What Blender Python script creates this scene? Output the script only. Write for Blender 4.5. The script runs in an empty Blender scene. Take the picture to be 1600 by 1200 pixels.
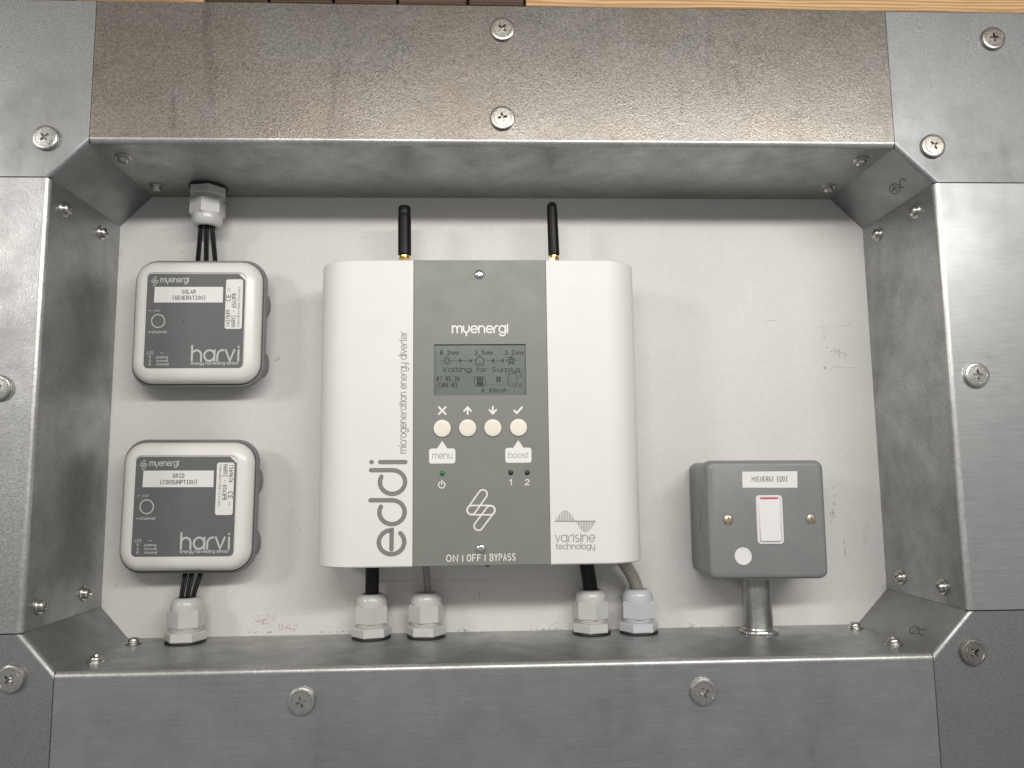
import bpy, bmesh, math, random
from mathutils import Vector, Matrix
random.seed(7)
S = bpy.context.scene
COL = S.collection
PI = math.pi
# ------------------------------------------------------------------ camera (mm in code, metres in the scene)
# axes: x right, y away from the camera (the back board is y = 0), z up
CAM = Vector((-15.488, -581.374, -75.182))
MR = Matrix(((0.99911714, 0.04151513, 0.00643714), (-0.04044599, 0.99196882, -0.11984148), (-0.01136068, 0.11947532, 0.99277217)))
FPX = 1220.58                                    # focal length in pixels of the 1600 px photograph
cd = bpy.data.cameras.new('camera'); cam = bpy.data.objects.new('camera', cd); COL.objects.link(cam)
right, fwd, up = MR.col[0], MR.col[1], MR.col[2]
m3 = Matrix((right, up, -fwd)).transposed()
cam.matrix_world = Matrix.Translation(CAM * .001) @ m3.to_4x4()
cd.sensor_width = 36; cd.lens = FPX / 1600 * 36; cd.clip_start = .01; cd.clip_end = 50
cd.dof.use_dof = True; cd.dof.focus_distance = .55; cd.dof.aperture_fstop = 11
S.camera = cam
S.render.resolution_x, S.render.resolution_y = 1024, 768
# ------------------------------------------------------------------ light
W = bpy.data.worlds.new('World'); S.world = W; W.use_nodes = True
bg = W.node_tree.nodes['Background']; bg.inputs[1].default_value = .33
_tc = W.node_tree.nodes.new('ShaderNodeTexCoord'); _sp = W.node_tree.nodes.new('ShaderNodeSeparateXYZ'); _rp = W.node_tree.nodes.new('ShaderNodeValToRGB')
_mr = W.node_tree.nodes.new('ShaderNodeMapRange'); _mr.inputs[1].default_value = -1
W.node_tree.links.new(_tc.outputs['Generated'], _sp.inputs[0]); W.node_tree.links.new(_sp.outputs['Z'], _mr.inputs[0])
W.node_tree.links.new(_mr.outputs[0], _rp.inputs[0]); W.node_tree.links.new(_rp.outputs[0], bg.inputs[0])
_e = _rp.color_ramp.elements                      # a plain room: dim floor, light walls, wooden ceiling
_e[0].position = .22; _e[0].color = (.62, .63, .65, 1); _e[1].position = .92; _e[1].color = (.62, .56, .49, 1)
_m = _e.new(.52); _m.color = (1.1, 1.08, 1.05, 1)
def area(name, loc, target, sx, sy, power, col):
    d = bpy.data.lights.new(name, 'AREA'); d.shape = 'RECTANGLE'; d.size = sx; d.size_y = sy
    d.energy = power; d.color = col
    o = bpy.data.objects.new(name, d); COL.objects.link(o); o.location = loc
    o.rotation_euler = (Vector(target) - Vector(loc)).to_track_quat('-Z', 'Y').to_euler()
    return o
area('ceiling_tube_lamp', (.16, -.80, .285), (.03, 0, -.03), .95, .05, 6.3, (1, .98, .945))
area('side_lamp', (-1.05, -.95, .36), (-.05, 0, -.02), .20, .20, 3.6, (1, .97, .93))
S.view_settings.view_transform = 'Standard'; S.view_settings.look = 'None'
S.view_settings.exposure = 0; S.view_settings.gamma = 1
S.render.engine = 'CYCLES'

# ------------------------------------------------------------------ helpers
BASE = {}
def U(px, py, w):
    """photo pixel -> (x, z) in mm on the plane w mm in front of the board"""
    d = MR @ Vector(((px - 800) / FPX, 1, (600 - py) / FPX))
    t = (-w - CAM.y) / d.y
    p = CAM + d * t
    return p.x, p.z
def Uax(px, py, axis, val):
    d = MR @ Vector(((px - 800) / FPX, 1, (600 - py) / FPX))
    t = (val - CAM[axis]) / d[axis]
    return CAM + d * t
def rootbase(o):
    return BASE[o.name] if o is not None else Vector((0, 0, 0))
def link(name, data, parent=None):
    o = bpy.data.objects.new(name, data); COL.objects.link(o)
    if parent is not None:
        o.parent = parent; BASE[o.name] = BASE[parent.name]
    return o
def tag(o, label, cat=None, group=None, kind=None):
    if label: o['label'] = label
    if cat: o['category'] = cat
    if group: o['group'] = group
    if kind: o['kind'] = kind
    return o
def thing(name, base, label, cat, group=None):
    o = bpy.data.objects.new(name, None); COL.objects.link(o)
    o.location = Vector(base) * .001; o.empty_display_size = .01
    BASE[o.name] = Vector(base)
    return tag(o, label, cat, group)
def tomesh(name, vs, fs, mat, base=Vector((0, 0, 0)), smooth=None, fix=False):
    me = bpy.data.meshes.new(name)
    me.from_pydata([((Vector(v) - base) * .001) for v in vs], [], fs)
    if fix:
        bm = bmesh.new(); bm.from_mesh(me); bmesh.ops.recalc_face_normals(bm, faces=bm.faces); bm.to_mesh(me); bm.free()
    if smooth is not None:
        me.shade_smooth(); me.set_sharp_from_angle(angle=math.radians(smooth))
    if mat: me.materials.append(mat)
    me.update()
    return me
def make(name, vs, fs, mat, parent=None, smooth=None, fix=True, label=None):
    """mesh object from world coordinates in mm"""
    b = rootbase(parent)
    o = link(name, tomesh(name, vs, fs, mat, b, smooth, fix), parent)
    if parent is None: BASE[o.name] = Vector((0, 0, 0))
    if label: o['label'] = label
    return o
def loft(rings, cap0=True, cap1=True):
    n = len(rings[0]); vs = [p for r in rings for p in r]; fs = []
    for k in range(len(rings) - 1):
        for i in range(n):
            j = (i + 1) % n
            fs.append((k * n + i, k * n + j, (k + 1) * n + j, (k + 1) * n + i))
    if cap0: fs.append(tuple(range(n))[::-1])
    if cap1: fs.append(tuple(range((len(rings) - 1) * n, len(rings) * n)))
    return vs, fs
def rrect(hw, hh, r, seg=6, cx=0, cy=0):
    """rounded rectangle as (u, v) points"""
    pts = []; r = max(min(r, hw, hh), .001)
    for sx, sy, a0 in ((1, 1, 0), (-1, 1, 90), (-1, -1, 180), (1, -1, 270)):
        for k in range(seg + 1):
            a = math.radians(a0 + 90 * k / seg)
            pts.append((cx + sx * (hw - r) + r * math.cos(a), cy + sy * (hh - r) + r * math.sin(a)))
    return pts
class Frame:
    """a flat frame facing the camera side of the wall: u right, v up, w out of the wall"""
    def __init__(s, x, z, ang=0, w=0): s.x, s.z, s.c, s.s, s.w = x, z, math.cos(ang), math.sin(ang), w
    def __call__(s, u, v, w): return (s.x + u * s.c - v * s.s, -(s.w + w), s.z + u * s.s + v * s.c)
WALL = Frame(0, 0)
def rr_loft(fr, specs, seg=6):
    """specs: (hw, hh, r, w[, cu, cv]) from back to front"""
    return loft([[fr(u, v, sp[3]) for u, v in rrect(sp[0], sp[1], sp[2], seg, *(sp[4:6] if len(sp) > 4 else (0, 0)))] for sp in specs])
def lathe(profile, n=24, phase=0):
    """profile (r, h) about +Z"""
    vs = []; fs = []
    for r, h in profile:
        for i in range(n):
            a = 2 * PI * i / n + phase
            vs.append((r * math.cos(a), r * math.sin(a), h))
    for k in range(len(profile) - 1):
        for i in range(n):
            j = (i + 1) % n
            fs.append((k * n + i, k * n + j, (k + 1) * n + j, (k + 1) * n + i))
    fs.append(tuple(range(n))[::-1]); fs.append(tuple(range((len(profile) - 1) * n, len(profile) * n)))
    return vs, fs
def place(vs, origin, axis, spin=0):
    q = Vector(axis).to_track_quat('Z', 'Y').to_matrix() @ Matrix.Rotation(spin, 3, 'Z')
    o = Vector(origin)
    return [tuple(o + q @ Vector(v)) for v in vs]
def tube(pts, rad, n=12, caps=True):
    pts = [Vector(p) for p in pts]; rings = []; prev = None
    for i, p in enumerate(pts):
        t = (pts[min(i + 1, len(pts) - 1)] - pts[max(i - 1, 0)]).normalized()
        a = prev - t * prev.dot(t) if prev else t.orthogonal()
        a.normalize(); prev = a; b = t.cross(a)
        r = rad[i] if isinstance(rad, (list, tuple)) else rad
        rings.append([tuple(p + a * r * math.cos(2 * PI * k / n) + b * r * math.sin(2 * PI * k / n)) for k in range(n)])
    return loft(rings, caps, caps)
def bez(p0, p1, p2, p3, n=14):
    out = []
    for i in range(n + 1):
        t = i / n; s = 1 - t
        out.append(Vector(p0) * s ** 3 + Vector(p1) * 3 * s * s * t + Vector(p2) * 3 * s * t * t + Vector(p3) * t ** 3)
    return out

# ------------------------------------------------------------------ materials
class NT:
    def __init__(s, name):
        s.m = bpy.data.materials.new(name); s.m.use_nodes = True; s.t = s.m.node_tree
        s.b = s.t.nodes['Principled BSDF']; s.tc = None
    def n(s, typ, **kw):
        x = s.t.nodes.new(typ)
        for k, v in kw.items():
            if hasattr(x, k): setattr(x, k, v)
            else: x.inputs[k].default_value = v
        return x
    def l(s, a, b): s.t.links.new(a, b)
    def co(s, scale=(1, 1, 1)):
        if s.tc is None: s.tc = s.n('ShaderNodeTexCoord')
        mp = s.n('ShaderNodeMapping'); mp.inputs['Scale'].default_value = scale
        s.l(s.tc.outputs['Object'], mp.inputs['Vector']); return mp.outputs[0]
    def noise(s, scale, detail=3, rough=.55, vec=(1, 1, 1)):
        x = s.n('ShaderNodeTexNoise'); x.inputs['Scale'].default_value = scale
        x.inputs['Detail'].default_value = detail; x.inputs['Roughness'].default_value = rough
        s.l(s.co(vec), x.inputs['Vector']); return x.outputs[0]
    def rng(s, v, a, b, lo=.3, hi=.7):
        x = s.n('ShaderNodeMapRange'); x.inputs[1].default_value = lo; x.inputs[2].default_value = hi
        x.inputs[3].default_value = a; x.inputs[4].default_value = b
        s.l(v, x.inputs[0]); return x.outputs[0]
    def ramp(s, v, c0, c1, lo=.3, hi=.7):
        x = s.n('ShaderNodeValToRGB'); e = x.color_ramp.elements
        e[0].position, e[1].position = lo, hi; e[0].color = (*c0, 1); e[1].color = (*c1, 1)
        s.l(v, x.inputs[0]); return x.outputs[0]
    def mul(s, a, b, typ='MULTIPLY'):
        x = s.n('ShaderNodeMath', operation=typ)
        for i, q in enumerate((a, b)):
            if isinstance(q, (int, float)): x.inputs[i].default_value = q
            else: s.l(q, x.inputs[i])
        return x.outputs[0]
    def mix(s, a, b, fac, typ='MULTIPLY'):
        x = s.n('ShaderNodeMix', data_type='RGBA', blend_type=typ)
        ins = [i for i in x.inputs if i.type == 'RGBA']; f = x.inputs[0]
        if isinstance(fac, (int, float)): f.default_value = fac
        else: s.l(fac, f)
        for i, q in zip(ins, (a, b)):
            if isinstance(q, tuple): i.default_value = (*q, 1)
            else: s.l(q, i)
        return [o for o in x.outputs if o.type == 'RGBA'][0]
    def bump(s, v, strength, dist=.001):
        x = s.n('ShaderNodeBump'); x.inputs['Strength'].default_value = strength; x.inputs['Distance'].default_value = dist
        s.l(v, x.inputs['Height']); s.l(x.outputs[0], s.b.inputs['Normal'])
    def set(s, **kw):
        for k, v in kw.items():
            k = k.replace('_', ' ')
            if isinstance(v, (int, float)): s.b.inputs[k].default_value = v
            elif isinstance(v, tuple): s.b.inputs[k].default_value = (*v, 1)
            else: s.l(v, s.b.inputs[k])
        return s.m
def plastic(name, col, rough=.45, grain=.06, bump=.04, scale=900, spec=.4):
    t = NT(name); c = t.ramp(t.noise(scale, 2), tuple(x * (1 - grain) for x in col), col)
    blot = t.ramp(t.noise(28, 3), (1 - grain,) * 3, (1, 1, 1))
    c = t.mix(c, blot, 1.0)
    t.bump(t.noise(scale * 1.3, 2), bump, .0003)
    return t.set(Base_Color=c, Roughness=t.rng(t.noise(60, 3), rough * .88, rough * 1.12), Specular_IOR_Level=spec)
def flat(name, col, rough=.6, **kw):
    t = NT(name); return t.set(Base_Color=col, Roughness=rough, **kw)
def steel(name, tint, fine, blotch, rough, mode, metallic=.85, spk=900, bump=None, smear=0):
    t = NT(name)
    if mode == 'brushed':
        f = t.noise(1, 5, .65, (60, 300, 1900)); f2 = t.noise(1, 3, .6, (10, 60, 500))
        f = t.mul(t.mul(f, .8), t.mul(f2, .2), 'ADD')
    elif mode == 'speck':
        f = t.noise(spk, 4, .68)
    else:
        f = t.noise(900, 2, .6)
    b = t.noise(17, 5, .6); b2 = t.noise(60, 4, .62)
    bb = t.mul(t.mul(b, .6), t.mul(b2, .4), 'ADD')
    c = t.ramp(f, tuple(x * (1 - fine) for x in tint), tint, .34, .66)
    c = t.mix(c, t.ramp(bb, (1 - blotch, 1 - blotch * 1.02, 1 - blotch * 1.06), (1, 1, 1), .36, .62), 1.0)
    # faint vertical / diagonal handling scratches and dark smears
    sc = t.noise(1, 4, .7, (420, 420, 16)); c = t.mix(c, t.ramp(sc, (.80, .79, .77), (1, 1, 1), .22, .34), .6)
    if smear:
        c = t.mix(c, t.ramp(t.noise(1, 4, .62, (60, 60, 9)), (.66, .645, .63), (1, 1, 1), .30, .42), smear)
        if smear > .6: c = t.mix(c, t.ramp(t.noise(11, 3, .6), (.97, .90, .84), (1, 1.03, 1.04), .40, .60), smear)
    r = t.mul(t.rng(bb, rough * 1.2, rough * .82, .35, .65), t.rng(f, .88, 1.14, .3, .7))
    h = t.mul(t.mul(f, 1.0), t.mul(b, 2.2), 'ADD') if mode != 'brushed' else f
    t.bump(h, bump if bump else .26 if mode == 'speck' else .16, .0006 if mode == 'speck' else .0004)
    return t.set(Base_Color=c, Roughness=r, Metallic=metallic)
M = {}
M['steel_top'] = steel('galvanised_brownish', (.34, .315, .285), .34, .20, .33, 'speck', smear=.62)  # brown base tint paints in the wooden ceiling's reflection; smears are stains
M['steel_left'] = steel('galvanised_speckled', (.52, .52, .515), .26, .22, .42, 'speck', spk=640)
M['steel_right'] = steel('galvanised_brushed', (.52, .53, .535), .14, .18, .40, 'brushed', smear=.15)
M['steel_bottom'] = steel('galvanised_brushed_dark', (.50, .51, .52), .14, .26, .34, 'brushed', smear=.2)
M['steel_corner'] = steel('galvanised_smooth', (.36, .365, .37), .14, .22, .46, 'matte', smear=.25)
M['steel_web'] = steel('galvanised_dull', (.52, .53, .52), .28, .34, .40, 'speck', spk=560, bump=.12)
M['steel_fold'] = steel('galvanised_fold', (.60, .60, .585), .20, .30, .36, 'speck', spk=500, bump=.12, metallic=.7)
M['zinc'] = steel('zinc_screw', (.70, .69, .65), .16, .22, .27, 'matte', 1.0)
M['zinc_old'] = steel('dull_zinc_screw', (.52, .49, .45), .25, .30, .34, 'matte', 1.0)
M['chrome'] = flat('bright_screw', (.8, .8, .8), .16, Metallic=1.0)
M['brass'] = flat('gold_brass', (.82, .56, .20), .22, Metallic=1.0)
M['brassy'] = flat('plated_brass_screw', (.66, .58, .42), .28, Metallic=1.0)
M['conduit'] = steel('conduit_steel', (.52, .53, .52), .3, .35, .34, 'speck', .9)
M['recess'] = flat('dark_recess', (.05, .048, .045), .6, Metallic=.5)  # near-black colour on the cut faces of the screw recesses
t = NT('white_board')
c = t.ramp(t.noise(240, 4, .65), (.66, .645, .625), (.71, .695, .672))
c = t.mix(c, t.ramp(t.noise(9, 5, .6), (.93, .925, .93), (1, .995, .985), .35, .65), 1.0)
c = t.mix(c, t.ramp(t.noise(52, 6, .72), (.72, .66, .58), (1, 1, 1), .26, .335), .55)
t.bump(t.noise(420, 4, .6), .16, .0006)
M['board'] = t.set(Base_Color=c, Roughness=.55, Specular_IOR_Level=.3)
M['white_cover'] = plastic('white_powder_coat', (.775, .77, .738), .48, .025, .10, 1500)
M['grey_panel'] = plastic('grey_panel_paint', (.225, .226, .208), .42, .05, .06, 1200)
M['sensor_lid'] = plastic('cream_plastic', (.78, .755, .72), .30, .03, .02, 900, .5)
M['sensor_face'] = plastic('grey_film', (.135, .136, .138), .46, .06, .03, 1200)
M['sensor_base'] = plastic('mid_grey_plastic', (.20, .20, .20), .45, .06, .04)
M['gasket'] = flat('dark_gasket', (.07, .07, .072), .6)
M['gland'] = plastic('light_grey_nylon', (.56, .555, .535), .24, .03, .01, 700, .5)
M['gland_blue'] = plastic('cool_grey_nylon', (.54, .562, .575), .24, .03, .01, 700, .5)
M['rubber'] = flat('black_rubber', (.012, .012, .012), .55)
M['black_cable'] = plastic('black_pvc', (.008, .008, .009), .34, .2, .05, 500, .3)
M['grey_cable'] = plastic('grey_pvc', (.30, .285, .25), .28, .12, .05, 300, .5)
M['antenna'] = plastic('black_antenna_rubber', (.006, .006, .006), .40, .2, .05, 500, .25)
M['switch_grey'] = plastic('metalclad_grey_paint', (.225, .23, .23), .40, .07, .22, 620, .5)
M['switch_white'] = plastic('white_moulding', (.80, .775, .765), .30, .02, .01, 800, .5)
M['red'] = flat('red_mark', (.6, .04, .10), .4)
M['paper'] = plastic('label_tape', (.77, .765, .735), .40, .02, .01, 600)
M['ink'] = flat('black_print', (.02, .02, .02), .6)
M['ink_soft'] = flat('grey_print', (.22, .22, .22), .6)
M['print_white'] = flat('white_print', (.80, .79, .75), .5)
M['print_dim'] = flat('thin_white_print', (.50, .50, .495), .5)
M['print_faint'] = flat('faint_white_print', (.34, .34, .34), .5)
M['print_grey'] = flat('grey_logo_print', (.205, .206, .192), .5)
M['print_lgrey'] = flat('light_grey_print', (.31, .308, .29), .5)
M['button'] = plastic('ivory_button', (.86, .81, .69), .40, .05, .02, 300)
M['lcd'] = plastic('lcd_glass', (.155, .18, .162), .22, .04, .0, 300, .5)
M['lcd_ink'] = flat('lcd_segments', (.008, .011, .011), .5)
M['lcd_ink2'] = flat('lcd_faint_segments', (.03, .037, .035), .5)
M['led_green'] = flat('green_led', (.01, .11, .04), .2, Emission_Color=(.02, .5, .12), Emission_Strength=.08)
M['led_dark'] = flat('dark_led', (.018, .018, .018), .3)
M['pen'] = flat('pen_mark', (.085, .08, .08), .6)
M['scuff'] = flat('dark_scuff', (.13, .11, .10), .8)
M['scuff_soft'] = flat('soft_scuff', (.44, .41, .38), .8)
M['scuff_brown'] = flat('brown_scuff', (.36, .25, .18), .8)
def wood(name, c0, c1, rough, sc=1):
    t = NT(name)
    d = t.noise(6 * sc, 3, .5, (1, 1, 3))
    mp = t.n('ShaderNodeMapping'); mp.inputs['Scale'].default_value = (5 * sc, 60 * sc, 60 * sc)
    t.l(t.tc.outputs['Object'], mp.inputs[0])
    add = t.n('ShaderNodeMix', data_type='VECTOR'); add.inputs[0].default_value = .45
    vi = [i for i in add.inputs if i.type == 'VECTOR']; t.l(mp.outputs[0], vi[0]); t.l(d, vi[1])
    wv = t.n('ShaderNodeTexWave'); wv.bands_direction = 'Z'; wv.inputs['Scale'].default_value = 2.2; wv.inputs['Distortion'].default_value = 7
    wv.inputs['Detail'].default_value = 3; t.l(vi and mp.outputs[0], wv.inputs['Vector'])
    c = t.ramp(wv.outputs['Fac'], c1, c0, .1, .95)
    c = t.mix(c, t.ramp(t.noise(1, 4, .6, (20, 400, 900)), (.82, .8, .78), (1, 1, 1)), .7)
    t.bump(wv.outputs['Fac'], .15, .0005)
    return t.set(Base_Color=c, Roughness=rough)
M['pine'] = wood('pine_wood', (.60, .40, .215), (.40, .215, .085), .5)
M['dark_wood'] = wood('dark_stained_wood', (.085, .045, .02), (.03, .016, .008), .5)

# ------------------------------------------------------------------ stroke lettering
def arc(cx, cy, rx, ry, a0, a1, n=10):
    return [(cx + rx * math.cos(math.radians(a0 + (a1 - a0) * i / n)), cy + ry * math.sin(math.radians(a0 + (a1 - a0) * i / n))) for i in range(n + 1)]
def circ(cx, cy, rx, ry=None, n=20): return arc(cx, cy, rx, ry or rx, 0, 360, n)
G = {}
o_ = circ(.5, .5, .5)
G['a'] = (1.28, [o_, [(1, 0), (1, 1)]]); G['b'] = (1.28, [o_, [(0, 0), (0, 1.5)]])
G['c'] = (1.1, [arc(.5, .5, .5, .5, 50, 310)]); G['d'] = (1.28, [o_, [(1, 0), (1, 1.5)]])
G['e'] = (1.24, [[(.2, .5), (1, .5)] + arc(.5, .5, .5, .5, 8, 318, 18)])
G['f'] = (.75, [arc(.5, 1.2, .3, .3, 80, 180, 5) + [(.2, 0)], [(0, .95), (.55, .95)]])
G['g'] = (1.28, [o_, [(1, 1), (1, 0)] + arc(.5, 0, .5, .45, -10, -150, 8)])
G['h'] = (1.2, [[(0, 0), (0, 1.5)], [(0, .5)] + arc(.45, .55, .45, .45, 180, 0, 8) + [(.9, 0)]])
G['i'] = (.36, [[(.05, 0), (.05, 1)], [(.05, 1.27), (.05, 1.42)]])
G['I'] = (.36, [[(.05, 0), (.05, 1.2)]])                     # dotless brand i is written as I in lower-case words
G['j'] = (.4, [[(.1, 1), (.1, -.4)]]); G['k'] = (1., [[(0, 0), (0, 1.5)], [(.7, 1), (0, .45), (.75, 0)]])
G['l'] = (.36, [[(.05, 0), (.05, 1.5)]])
G['m'] = (1.75, [[(0, 0), (0, 1)], [(0, .6)] + arc(.37, .62, .37, .38, 180, 0, 8) + [(.74, 0)], [(.74, .6)] + arc(1.11, .62, .37, .38, 180, 0, 8) + [(1.48, 0)]])
G['n'] = (1.2, [[(0, 0), (0, 1)], [(0, .5)] + arc(.45, .55, .45, .45, 180, 0, 8) + [(.9, 0)]])
G['o'] = (1.26, [o_]); G['p'] = (1.28, [o_, [(0, 1), (0, -.5)]]); G['q'] = (1.28, [o_, [(1, 1), (1, -.5)]])
G['r'] = (.8, [[(0, 0), (0, .5)] + arc(.5, .5, .5, .5, 180, 80, 7)])
G['s'] = (.95, [arc(.36, .76, .32, .24, 50, 250, 8) + arc(.36, .25, .34, .25, 80, -130, 8)])
G['t'] = (.72, [[(.15, 1.35), (.15, .25)] + arc(.38, .25, .23, .25, 180, 285, 6), [(0, .98), (.5, .98)]])
G['u'] = (1.2, [[(0, 1), (0, .45)] + arc(.45, .45, .45, .45, 180, 360, 8) + [(.9, 1)], [(.9, .45), (.9, 0)]])
G['v'] = (1.05, [[(0, 1), (.42, 0), (.84, 1)]])
G['w'] = (1.5, [[(0, 1), (.33, 0), (.65, 1), (.97, 0), (1.3, 1)]])
G['x'] = (1., [[(0, 0), (.75, 1)], [(0, 1), (.75, 0)]])
G['y'] = (1.2, [[(0, 1), (0, .45)] + arc(.45, .45, .45, .45, 180, 360, 8), [(.9, 1), (.9, 0)] + arc(.45, -.05, .45, .42, 0, -90, 6)])
G['Y.'] = (1.2, [[(0, 1), (0, .5)] + arc(.45, .5, .45, .45, 180, 360, 8) + [(.9, 1)], [(.45, .05), (.45, -.45)]])
H = 1.4
up_ = {
 'A': [[(0, 0), (.4, H), (.8, 0)], [(.14, .45), (.66, .45)]],
 'B': [[(0, 0), (0, H), (.45, H)] + arc(.45, 1.06, .3, .34, 90, -90, 6) + [(0, .72)], [(.45, .72)] + arc(.45, .36, .35, .36, 90, -90, 6) + [(0, 0)]],
 'C': [arc(.42, .7, .42, .7, 52, 308, 14)],
 'D': [[(0, 0), (0, H), (.3, H)] + arc(.3, .7, .5, .7, 90, -90, 10) + [(0, 0)]],
 'E': [[(.72, H), (0, H), (0, 0), (.75, 0)], [(0, .72), (.6, .72)]],
 'F': [[(.72, H), (0, H), (0, 0)], [(0, .72), (.6, .72)]],
 'G': [arc(.42, .7, .42, .7, 52, 360, 14) + [(.46, .7)]],
 'H': [[(0, 0), (0, H)], [(.8, 0), (.8, H)], [(0, .72), (.8, .72)]],
 'I': [[(.4, 0), (.4, H)], [(.15, 0), (.65, 0)], [(.15, H), (.65, H)]],
 'L': [[(0, H), (0, 0), (.72, 0)]],
 'M': [[(-.04, 0), (-.04, H), (.42, .5), (.88, H), (.88, 0)]],
 'N': [[(0, 0), (0, H), (.8, 0), (.8, H)]],
 'O': [circ(.4, .7, .42, .7)],
 'P': [[(0, 0), (0, H), (.45, H)] + arc(.45, 1.04, .33, .36, 90, -90, 7) + [(0, .68)]],
 'R': [[(0, 0), (0, H), (.45, H)] + arc(.45, 1.04, .33, .36, 90, -90, 7) + [(0, .68)], [(.38, .68), (.8, 0)]],
 'S': [arc(.4, 1.05, .36, .35, 40, 260, 9) + arc(.4, .36, .38, .36, 82, -145, 9)],
 'T': [[(0, H), (.8, H)], [(.4, H), (.4, 0)]],
 'U': [[(0, H), (0, .4)] + arc(.4, .4, .4, .4, 180, 360, 9) + [(.8, H)]],
 'V': [[(0, H), (.4, 0), (.8, H)]],
 'W': [[(0, H), (.2, 0), (.4, .8), (.6, 0), (.8, H)]],
 'X': [[(0, 0), (.8, H)], [(0, H), (.8, 0)]],
 'Y': [[(0, H), (.4, .65), (.8, H)], [(.4, .65), (.4, 0)]],
 '0': [circ(.38, .7, .36, .7), [(.2, .35), (.56, 1.05)]],
 '1': [[(.12, 1.1), (.42, H), (.42, 0)]],
 '2': [arc(.38, 1.02, .36, .38, 165, -35, 9) + [(.02, 0), (.78, 0)]],
 '3': [arc(.36, 1.04, .34, .36, 150, -80, 8), arc(.36, .36, .38, .36, 85, -150, 9)],
 '4': [[(.6, 0), (.6, H), (0, .42), (.8, .42)]],
 '5': [[(.7, H), (.1, H), (.06, .8)] + arc(.36, .45, .38, .45, 130, -145, 10)],
 '6': [circ(.4, .42, .36, .42), arc(.62, .5, .58, .9, 100, 178, 7)],
 '7': [[(0, H), (.76, H), (.25, 0)]],
 '8': [circ(.4, 1.05, .3, .34, 14), circ(.4, .36, .36, .36, 14)],
 '9': [circ(.4, .98, .36, .42), arc(.18, .9, .58, .9, -80, -2, 7)],
 '(': [arc(.85, .7, .6, 1.0, 115, 245, 8)], ')': [arc(-.05, .7, .6, 1.0, 65, -65, 8)],
 '-': [[(.12, .65), (.68, .65)]], '|': [[(.4, -.05), (.4, 1.25)]], '.': [[(.36, 0), (.44, .06)]], ':': [[(.4, .2), (.4, .3)], [(.4, .9), (.4, 1.)]],
'/': [[(.1, -.1), (.7, 1.5)]],
 ',': [[(.4, .1), (.3, -.2)]], '*': [[(.2, .6), (.6, .6)], [(.4, .4), (.4, .8)]], '=': [[(0, .6), (.8, .6)]], '+': [[(0, .6), (.7, .6)], [(.35, .25), (.35, .95)]],
}
def glyph(ch, caps):
    if ch == ' ': return (1.1 if caps else .62, [])
    if not caps and ch in G: return G[ch]
    return (1.24, up_[ch])
def layout(s, caps=False, special=None):
    x = 0; out = []
    for k, ch in enumerate(s):
        adv, st = (special[k] if special and k in special else glyph(ch, caps))
        out += [[(x + a, b) for a, b in q] for q in st]; x += adv
    w = max((p[0] for q in out for p in q), default=1)
    return out, w
def ribbon(pts, hw, lift, map3, vs, fs):
    """flat mitred strip with half-round ends"""
    P = [Vector(p) for p in pts]
    P = [p for i, p in enumerate(P) if i == 0 or (p - P[i - 1]).length > 1e-5]
    if len(P) < 2: return
    closed = (P[0] - P[-1]).length < 1e-4
    if closed: P = P[:-1]
    n = len(P); L = []; R = []
    for i, p in enumerate(P):
        a = P[(i - 1) % n] if (closed or i > 0) else None
        b = P[(i + 1) % n] if (closed or i < n - 1) else None
        d0 = (p - a).normalized() if a is not None else None
        d1 = (b - p).normalized() if b is not None else None
        if d0 is None: d0 = d1
        if d1 is None: d1 = d0
        nn = Vector((-d0.y - d1.y, d0.x + d1.x))
        if nn.length < 1e-4: nn = Vector((-d1.y, d1.x))
        nn.normalize(); k = hw / max(.45, nn.dot(Vector((-d1.y, d1.x))))
        L.append(p + nn * k); R.append(p - nn * k)
    b0 = len(vs)
    for l, r in zip(L, R): vs.append(map3(l.x, l.y, lift)); vs.append(map3(r.x, r.y, lift))
    for i in range(n if closed else n - 1):
        j = (i + 1) % n
        fs.append((b0 + 2 * i, b0 + 2 * i + 1, b0 + 2 * j + 1, b0 + 2 * j))
    if not closed:
        for e, q in ((0, P[0] - P[1]), (n - 1, P[-1] - P[-2])):
            q = q.normalized(); side = Vector((-q.y, q.x)); ids = []
            c0 = len(vs)
            for k in range(1, 4):
                a = PI * k / 4
                pt = P[e] + side * hw * math.cos(a) + q * hw * math.sin(a)
                vs.append(map3(pt.x, pt.y, lift))
            ends = (b0 + 2 * e + 1, b0 + 2 * e)
            A = ends[1] if (L[e] - (P[e] + side * hw)).length < (R[e] - (P[e] + side * hw)).length else ends[0]
            B = ends[0] if A == ends[1] else ends[1]
            fs.append((A, c0, c0 + 1, c0 + 2, B))
def strokes(name, polys, hw, map3, mat, parent, lift=.06, label=None):
    vs = []; fs = []
    for i, q in enumerate(polys): ribbon(q, hw, lift + .006 * (i % 12), map3, vs, fs)
    return make(name, vs, fs, mat, parent, fix=False, label=label)
def mapper(fr, u0, v0, ux, uy, vx, vy, w):
    """glyph space (a, b) -> frame: origin (u0, v0), a-axis (ux, uy), b-axis (vx, vy)"""
    return lambda a, b, lift: fr(u0 + a * ux + b * vx, v0 + a * uy + b * vy, w + lift)
def text(fr, s, p0, p1, xh, w, weight, mat, parent, caps=False, special=None, name='lettering'):
    """s along the baseline p0 -> p1 (frame mm), x-height xh mm, stroke width in mm"""
    polys, tw = layout(s, caps, special)
    du, dv = p1[0] - p0[0], p1[1] - p0[1]; Ln = math.hypot(du, dv)
    ex, ey = du / Ln, dv / Ln; sx = Ln / tw
    polys = [[(a * sx, b * xh) for a, b in q] for q in polys]
    mp = mapper(fr, p0[0], p0[1], ex, ey, -ey, ex, w)
    return strokes(name, polys, weight / 2, mp, mat, parent)
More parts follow.
